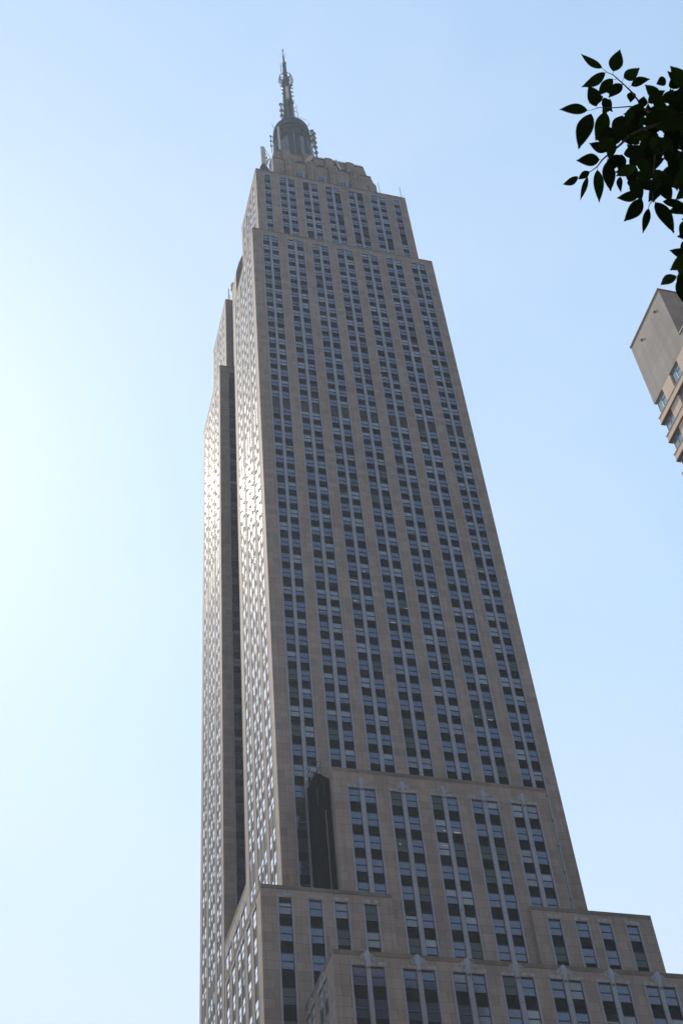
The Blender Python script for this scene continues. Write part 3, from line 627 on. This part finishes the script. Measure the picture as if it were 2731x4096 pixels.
# window-washing / hoist shaft wrapped in dark netting on the 25th floor ledge
t = thing('netted_scaffold', (4.9, -2.5, Z25-0.76), 'tall hoist scaffold wrapped in black netting in the corner of the left ledge', 'scaffold')
b = MB(); random.seed(5)
def netwall(p0, p1, z0, z1a, z1b, nx=14, nz=26):
    for i in range(nx):
        for j in range(nz):
            def V(a, c_):
                f = a/nx; x = p0[0]+(p1[0]-p0[0])*f; y = p0[1]+(p1[1]-p0[1])*f; zt = z1a+(z1b-z1a)*f
                rnd = math.sin(a*1.3)*0.02+math.sin(c_*0.9+a)*0.02
                return (x+rnd*(0.8 if p0[0] == p1[0] else 0), y+rnd*(0.8 if p0[1] == p1[1] else 0), z0+(zt-z0)*c_/nz)
            b.poly([V(i, j), V(i+1, j), V(i+1, j+1), V(i, j+1)], M['net'])
zb_ = Z25-0.75
netwall((3.95, -0.15), (3.95, -4.9), zb_, 111.2, 110.4); netwall((3.95, -4.9), (5.68, -4.9), zb_, 110.4, 109.6); netwall((5.0, -1.2), (5.7, -1.2), zb_, 112.5, 113.2)
part(b, 'netting', t)
b = MB(); sc = M['steel']
for x, y, z in ((4.0, -0.2, 112.5), (4.0, -2.4, 114.4), (5.6, -2.4, 114.4), (5.6, -0.2, 115), (3.95, -5.0, 107.5), (5.66, -5.06, 107.7), (4.85, -4.97, 109.0)): b.tube((x, y, zb_ if z > 112 else z-2.5), (x, y, z), 0.035, M['darksteel'] if z < 112 else sc, n=5)
for z in (112.2, 113.3, 114.3):
    for a_, c_ in (((4.0,-2.4),(5.6,-2.4)), ((5.6,-2.4),(5.6,-0.2)), ((4.0,-2.4),(4.0,-0.2))): b.tube((*a_, z), (*c_, z), 0.045, sc, n=4)
b.tube((3.2, -1.6, 110.9), (4.2, -2.2, 110.6), 0.05, sc, n=4); b.tube((5.6,-2.4,112.2),(5.66,-4.9,108), 0.05, sc, n=4); b.tube((4.0,-2.4,112.0),(3.98,-4.9,110.4), 0.06, sc, n=4); b.tube((4.7,-4.95,109.3),(4.85,-2.4,112.2),0.05,sc,n=4)
for x, y, z in ((4.9, -4.97, 104.5), (5.72, -5.02, 108.5)): b.tube((x, y, zb_), (x, y, z), 0.04, M['chrome'], n=5)
part(b, 'frame', t)
b = MB(); b.box((4.4, -2.3, 109.6), (5.5, -0.6, 112.3), mat('hoist_car', (0.035, 0.022, 0.02), 0.8)); part(b, 'hoist_car', t)
# downpipe beside the 30th floor block
b = MB(); b.tube((35.62, -6.3, Z25-0.7), (35.62, -6.3, 109.6), 0.16, mat('green_copper', (0.10, 0.14, 0.13), 0.7), n=6)
for z in range(93, 110, 4): b.tube((35.62, -6.3, z), (35.62, -6.3, z+0.25), 0.21, M['darksteel'], n=6)
b.build('downpipe', sk)

# ------------------------------------------------------------------ corner tower on the right
ap = thing('apartment_tower', (26, -79, GZ), 'beige brick tower with a blank concrete top and tilted-looking slab bands at the right edge', 'apartment tower')
M['concrete'] = masonry('board_marked_concrete', (0.30, 0.275, 0.255), (0.275, 0.252, 0.235), (0.15, 0.135, 0.125), 9.0, 3.3, 0.02, lo=0.78, hi=1.12, bump=0.35)
M['abrick'] = masonry('beige_brick', (0.56, 0.44, 0.345), (0.46, 0.36, 0.28), (0.45, 0.37, 0.30), 0.30, 0.10, 0.012, streak=False, bump=0.2)
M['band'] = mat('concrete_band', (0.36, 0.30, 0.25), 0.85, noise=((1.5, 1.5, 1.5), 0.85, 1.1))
M['bandedge'] = mat('reddish_band_edge', (0.15, 0.09, 0.065), 0.85)  # reddish dark strip under the bands and along the roof edge
M['aglass'] = glass('apartment_glass', (0.10, 0.20, 0.26), (0.85, 0.97, 1.0), 2.4, 0.04)
b = MB(); b.box((20, -82.4, 102.1), (44, -75.35, 111.78), M['concrete']); b.box((20, -96, 102.1), (44, -82.4, 103.7), M['concrete'])
part(b, 'parapet_wall', ap)
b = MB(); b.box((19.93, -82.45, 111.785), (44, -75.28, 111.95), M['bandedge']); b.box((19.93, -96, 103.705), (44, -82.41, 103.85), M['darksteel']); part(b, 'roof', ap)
b = MB(); b.box((20.35, -96, GZ), (44, -75.5, 102.09), M['abrick'])
wy = [(-77.25, -75.49), (-80.62, -78.93), (-84.0, -82.3), (-87.4, -85.7)]
z = 102.08; first = True; bands = []; wl = []
while z > 60:
    h = 2.27 if first else 1.93
    wl.append((z-h, z)); bands.append((z-h-0.82, z-h)); z -= (3.13 if first else 2.77); first = False
cur = -96
for y0, y1 in sorted(wy):
    b.box((20, cur, 60), (20.34, y0, 102.09), M['abrick']); cur = y1
b.box((20.01, -96, GZ), (20.34, -75.4, 59.9), M['abrick'])
part(b, 'wall', ap)
for zz0, zz1 in bands:
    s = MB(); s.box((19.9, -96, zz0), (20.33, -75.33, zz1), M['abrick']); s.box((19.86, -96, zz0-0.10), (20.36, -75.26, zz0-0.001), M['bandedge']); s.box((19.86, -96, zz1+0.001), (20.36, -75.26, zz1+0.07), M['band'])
    s.box((20.34, -75.49, zz0), (40, -75.3, zz1), M['abrick']); part(s, 'ledge', ap)
for zz0, zz1 in wl:
    for y0, y1 in wy:
        f = MB(); fm = mat('beige_frame', (0.36, 0.28, 0.24), 0.6) if 'bf' not in M else M['bf']; M['bf'] = fm
        f.box((20.17, y0, zz0+0.08), (20.25, y1, zz0+0.15), fm); f.box((20.17, y0, zz1-0.09), (20.25, y1, zz1-0.02), fm)
        for yy in (y0+0.02, (y0+y1)/2-0.03, y1-0.09): f.box((20.16, yy, zz0+0.08), (20.26, yy+0.07, zz1-0.02), fm)
        f.box((20.17, y0, (zz0+zz1)/2+0.35), (20.24, (y0+y1)/2, (zz0+zz1)/2+0.40), fm)
        f.box((20.33, y0, zz0+0.08), (20.345, y1, zz1), M['open'])
        wo = part(f, 'window', ap)
        g_ = MB(); e = random.uniform(-0.01, 0.01); g_.poly([(20.21+e, y0, zz0+0.1), (20.21-e, y1, zz0+0.1), (20.21-e, y1, zz1-0.04), (20.21+e, y0, zz1-0.04)], M['aglass'])
        po = g_.build('pane', None); po.parent = wo
        if y0 == wy[0][0]:
            g_ = MB(); g_.poly([(20.25, -75.48, zz0+0.1), (22.0, -75.48, zz0+0.1), (22.0, -75.48, zz1-0.04), (20.25, -75.48, zz1-0.04)], M['aglass']); po = g_.build('pane', None); po.parent = wo
ap_done = True
b = MB()
for y, z in ((-80.7, 110.3), (-77.4, 110.2)):
    b.tube((20.05, y, z), (19.93, y, z-0.02), 0.15, M['concrete'], n=10); b.tube((19.93, y, z-0.02), (19.9, y, z-0.04), 0.10, M['open'], n=8)
part(b, 'drain_spout', ap)
ap.scale = (0.964, 0.964, 0.964); ap.location = (23.78, -81.22, GZ)   # 2.7 m storeys

# ------------------------------------------------------------------ blocks across the street behind the viewer (unseen; raised to shade the lower tower, mirrored in its windows)
def block(x0, x1, y0, y1, h, col, label):
    t = thing('office_building', ((x0+x1)/2, (y0+y1)/2, GZ), label, 'office building', 'unseen buildings behind the viewer, raised for shade')
    b = MB(); mm_ = masonry('facade_stone', col, tuple(c_*0.85 for c_ in col), tuple(c_*0.6 for c_ in col), 1.2, 0.6, 0.02); b.box((x0, y0, GZ), (x1, y1, h), mm_); part(b, 'wall', t)
    b = MB(); n = int((x1-x0)/3.2); z = 6.0
    rows_ = []
    while z+2 < h-1:
        for k in range(n):
            x = x0+(k+0.5)*(x1-x0)/n; b.box((x-0.75, y1+0.001, z), (x+0.75, y1+0.05, z+1.9), M['glass'])
        z += 3.6
    o = part(b, 'window', t); o['kind'] = 'stuff'
    b = MB(); b.box((x0-0.3, y0-0.3, h), (x1+0.3, y1+0.3, h+0.8), mm_); part(b, 'roof', t)
block(-95, -58, -205, -168, 120, (0.30, 0.24, 0.19), 'grey stone office building across the street behind the viewer')
block(-18, 66, -205, -168, 162, (0.34, 0.22, 0.14), 'tall tawny stone office building on the far corner behind the viewer')
block(72, 120, -200, -168, 92, (0.24, 0.16, 0.12), 'brown brick office building farther along the cross street')

# ------------------------------------------------------------------ street tree whose branch hangs into the view
random.seed(21)
LD = 3.9
def c3(x, y): return (2150+x/2.1377, 150+y/2.1377)
tree_loc = at(3450, 1500, LD*1.02); tx_, ty_ = tree_loc.x+0.9, tree_loc.y-0.35
tr = thing('street_tree', (tx_, ty_, GZ), 'street tree with dark serrated leaves hanging into the upper right', 'tree')
bark = mat('bark', (0.02, 0.016, 0.013), 0.9, noise=((9, 9, 3), 0.6, 1.4), bump=0.6)
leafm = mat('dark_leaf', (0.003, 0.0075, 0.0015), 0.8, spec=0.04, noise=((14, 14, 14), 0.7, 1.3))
leafm2 = mat('translucent_tone_leaf', (0.006, 0.015, 0.002), 0.8, spec=0.04, noise=((14, 14, 14), 0.7, 1.3))  # lighter green base stands in for light passing through some leaves
lv = MB()
def leaf(base, tip, wid, mm_, fold=0.12, side=None):
    base = Vector(base); tip = Vector(tip); ax = tip-base; L_ = ax.length; ax.normalize()
    view = (base-CAM).normalized(); sd = side if side else ax.cross(view).normalized(); nm = ax.cross(sd).normalized()
    n = 15; k = lv.mi(mm_); i0 = len(lv.v); bend = random.uniform(-0.05, 0.05)*L_; curve = random.uniform(-0.06, 0.06)*L_
    def width(t):
        return wid*0.5*(math.sin(math.pi*min(1, t*0.98+0.02)**0.80)**1.15)*(1-0.22*t)*1.12 if t < 1 else 0
    mid = []; Lf = []; Rt = []
    for j in range(n+1):
        t = j/n; w_ = width(t) if 0 < t < 1 else 0
        if t > 0.86: w_ *= 0.72
        c_ = base+ax*(L_*t)+nm*(bend*math.sin(math.pi*t))+sd*(curve*math.sin(math.pi*t))
        mid.append(c_); Lf.append(c_-sd*w_+nm*(fold*w_)); Rt.append(c_+sd*w_+nm*(fold*w_))
    lv.v += [tuple(p) for p in mid+Lf+Rt]; N = n+1
    for j in range(n):
        for S_, off in ((Lf, N), (Rt, 2*N)):
            lv.f.append((i0+j, i0+j+1, i0+off+j+1, i0+off+j)); lv.m.append(k)
            # serration tooth
            if 0 < j < n-1:
                a_, b_ = S_[j], S_[j+1]; outd = (a_-mid[j]); 
                if outd.length > 1e-6:
                    tip_ = b_+outd.normalized()*0.055*wid+ax*0.012*L_
                    q = len(lv.v); lv.v.append(tuple(tip_)); lv.f.append((i0+off+j, i0+off+j+1, q)); lv.m.append(k)
def leafpx(b_, t_, w_, d=None):
    d = d or LD*random.uniform(0.97, 1.04)
    w_ *= 0.87
    pb = at(*c3(*b_), d); pt = at(*c3(*t_), d*random.uniform(0.985, 1.015))
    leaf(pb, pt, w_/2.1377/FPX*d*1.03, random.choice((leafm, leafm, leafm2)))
traced = [((550,262),(362,135),62),((643,290),(703,97),118),((733,346),(873,256),100),((795,410),(965,355),75),((577,300),(365,425),88),((640,352),(512,500),92),
 ((500,590),(427,408),112),((425,622),(178,617),88),((455,650),(345,965),140),((580,635),(490,890),125),((605,965),(433,903),92),((527,1045),(322,1053),105),
 ((437,1145),(340,1215),62),((345,1190),(208,1257),64),((425,1190),(360,1397),48),((507,1130),(523,1420),88),((590,1060),(622,1324),112),((700,1190),(712,1330),52),
 ((1000,1408),(1167,1686),112),((945,1460),(893,1682),66),((890,1380),(728,1578),120),((870,1340),(668,1372),90),((1065,1400),(1290,1452),70),((1300,1440),(1105,1500),95),
 ((1185,2040),(1045,2120),85),((1290,1860),(1122,1992),120),((1205,2060),(1262,2300),105),((1270,1725),(1218,1848),60),((1290,1560),(1208,1694),80),
 ((1090,352),(1008,400),80),((1190,440),(1155,312),105),((1215,440),(1252,335),90),((720,400),(600,520),90),((800,465),(790,560),75),((890,600),(905,500),80),((940,560),(1090,450),95),((1080,560),(1160,440),90)]
for b_, t_, w_ in traced: leafpx(b_, t_, w_)
def blob(cx, cy, rx, ry, n, lmin=150, lmax=250, down=0.75):
    for _ in range(n):
        a = random.uniform(0, 2*math.pi); r__ = math.sqrt(random.random()); x = cx+rx*r__*math.cos(a); y = cy+ry*r__*math.sin(a)
        an_ = math.pi/2+random.gauss(0, 0.9) if random.random() < down else random.uniform(0, 2*math.pi)
        L_ = random.uniform(lmin, lmax); leafpx((x, y), (x+L_*math.cos(an_), y+L_*math.sin(an_)), L_*random.uniform(0.42, 0.56), LD*random.uniform(0.93, 1.12))
blob(640, 500, 110, 60, 4, 120, 180); blob(680, 720, 80, 90, 8, 150, 220); blob(800, 660, 60, 70, 4, 140, 190); blob(640, 850, 60, 50, 3, 130, 180); blob(740, 960, 60, 60, 4)
blob(900, 1050, 120, 110, 14, 160, 230); blob(820, 1210, 80, 60, 6, 130, 190); blob(1000, 1180, 110, 90, 10, 150, 210); blob(1050, 620, 110, 90, 9, 150, 210); blob(1190, 620, 90, 110, 10); blob(960, 690, 60, 60, 3, 130, 170)
blob(1130, 870, 90, 60, 8, 140, 200); blob(1180, 1180, 80, 90, 8, 150, 200); blob(940, 860, 60, 40, 3, 120, 160); blob(1260, 420, 50, 60, 5); blob(1300, 900, 90, 500, 46); blob(1290, 1950, 60, 120, 7, 170, 240)
blob(900, 640, 70, 50, 5, 120, 170); blob(780, 780, 70, 50, 5, 120, 170); blob(980, 800, 80, 60, 6, 120, 170); blob(1080, 980, 110, 90, 12, 130, 190); blob(880, 940, 80, 60, 6, 130, 180); blob(1120, 560, 90, 60, 6, 120, 170); blob(1180, 780, 60, 60, 5, 130, 170); blob(1290, 760, 60, 120, 8, 150, 200); blob(1300, 1200, 60, 100, 8, 150, 200)
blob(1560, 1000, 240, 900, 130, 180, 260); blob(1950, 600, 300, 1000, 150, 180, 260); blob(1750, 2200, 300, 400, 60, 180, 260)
part(lv, 'crown', tr)
tw = MB()
def twig(pts, r0, r1, zz=LD):
    P3 = [at(*c3(*p), zz*(p[2] if len(p) > 2 else 1.0)) if False else at(*c3(p[0], p[1]), zz) for p in pts]
    for k in range(len(P3)-1):
        a = r0+(r1-r0)*k/(len(P3)-1); b_ = r0+(r1-r0)*(k+1)/(len(P3)-1); tw.tube(P3[k], P3[k+1], a, bark, b_, n=6, cap=False)
main = [(1900,1250),(1600,1000),(1242,650),(1040,740),(900,780),(780,840),(700,920),(630,975),(550,1045),(505,1105),(430,1160),(420,1200)]
twig(main, 0.0075, 0.0006)
twig([(1242,650),(1100,640),(1000,660),(890,600),(860,545),(800,465),(715,385),(640,318),(590,298),(550,262)], 0.004, 0.0006)
twig([(1000,660),(890,605),(790,590),(650,600),(520,600),(440,625)], 0.003, 0.0006)
twig([(1600,1000),(1300,900),(1000,1000),(975,1300),(985,1385),(950,1430),(945,1465)], 0.004, 0.0007)
twig([(985,1385),(1005,1408)], 0.0008, 0.0006); twig([(1900,1250),(1500,1600),(1300,1800),(1200,2040)], 0.006, 0.0008); twig([(1900,1250),(1500,700),(1250,500),(1160,460)], 0.006, 0.0008)
for a_, b_ in (((643,290),(640,318)),((577,300),(590,298)),((733,346),(715,385)),((795,410),(775,435)),((640,362),(675,355)),((425,622),(440,625)),((527,1045),(550,1047)),((507,1130),(507,1105)),((437,1145),(445,1140)),((425,1190),(440,1160)),((590,1060),(600,1010)),((605,965),(628,978)),((500,595),(520,603)),((720,400),(738,410)),((800,465),(810,480))): twig([a_, b_], 0.0006, 0.0006)
part(tw, 'branch', tr)
tk = MB(); top = at(*c3(1900, 1250), LD); trunk = [(tx_, ty_, GZ, .13), (tx_+.02, ty_, 0.0, .105), (tx_-.03, ty_+.03, 1.8, .085), (tx_+0.02, ty_+.08, 3.6, .06), (tx_+.1, ty_+.1, 5.5, .03), (tx_+.1, ty_+.2, 7.0, .01)]
for k in range(len(trunk)-1): tk.tube(trunk[k][:3], trunk[k+1][:3], trunk[k][3], bark, trunk[k+1][3], n=12, cap=False)
tk.tube((tx_-.03, ty_+.03, 2.0), tuple(top), 0.035, bark, 0.011, n=8)
part(tk, 'trunk', tr)

# ------------------------------------------------------------------ hazy summer air
HAZE = 0.00020
if HAZE > 0:
    hb = MB(); hm = bpy.data.materials.new('haze_air'); hm.use_nodes = True; n = hm.node_tree; n.nodes.clear()
    pvn = n.nodes.new('ShaderNodeVolumePrincipled'); om = n.nodes.new('ShaderNodeOutputMaterial'); n.links.new(pvn.outputs[0], om.inputs['Volume'])
    pvn.inputs['Color'].default_value = (0.78, 0.88, 1.0, 1); pvn.inputs['Density'].default_value = HAZE; pvn.inputs['Anisotropy'].default_value = 0.1
    hb.box((-4100, -4100, GZ-1.2), (4100, 4100, 446), hm); tag(hb.build('haze'), kind='stuff')
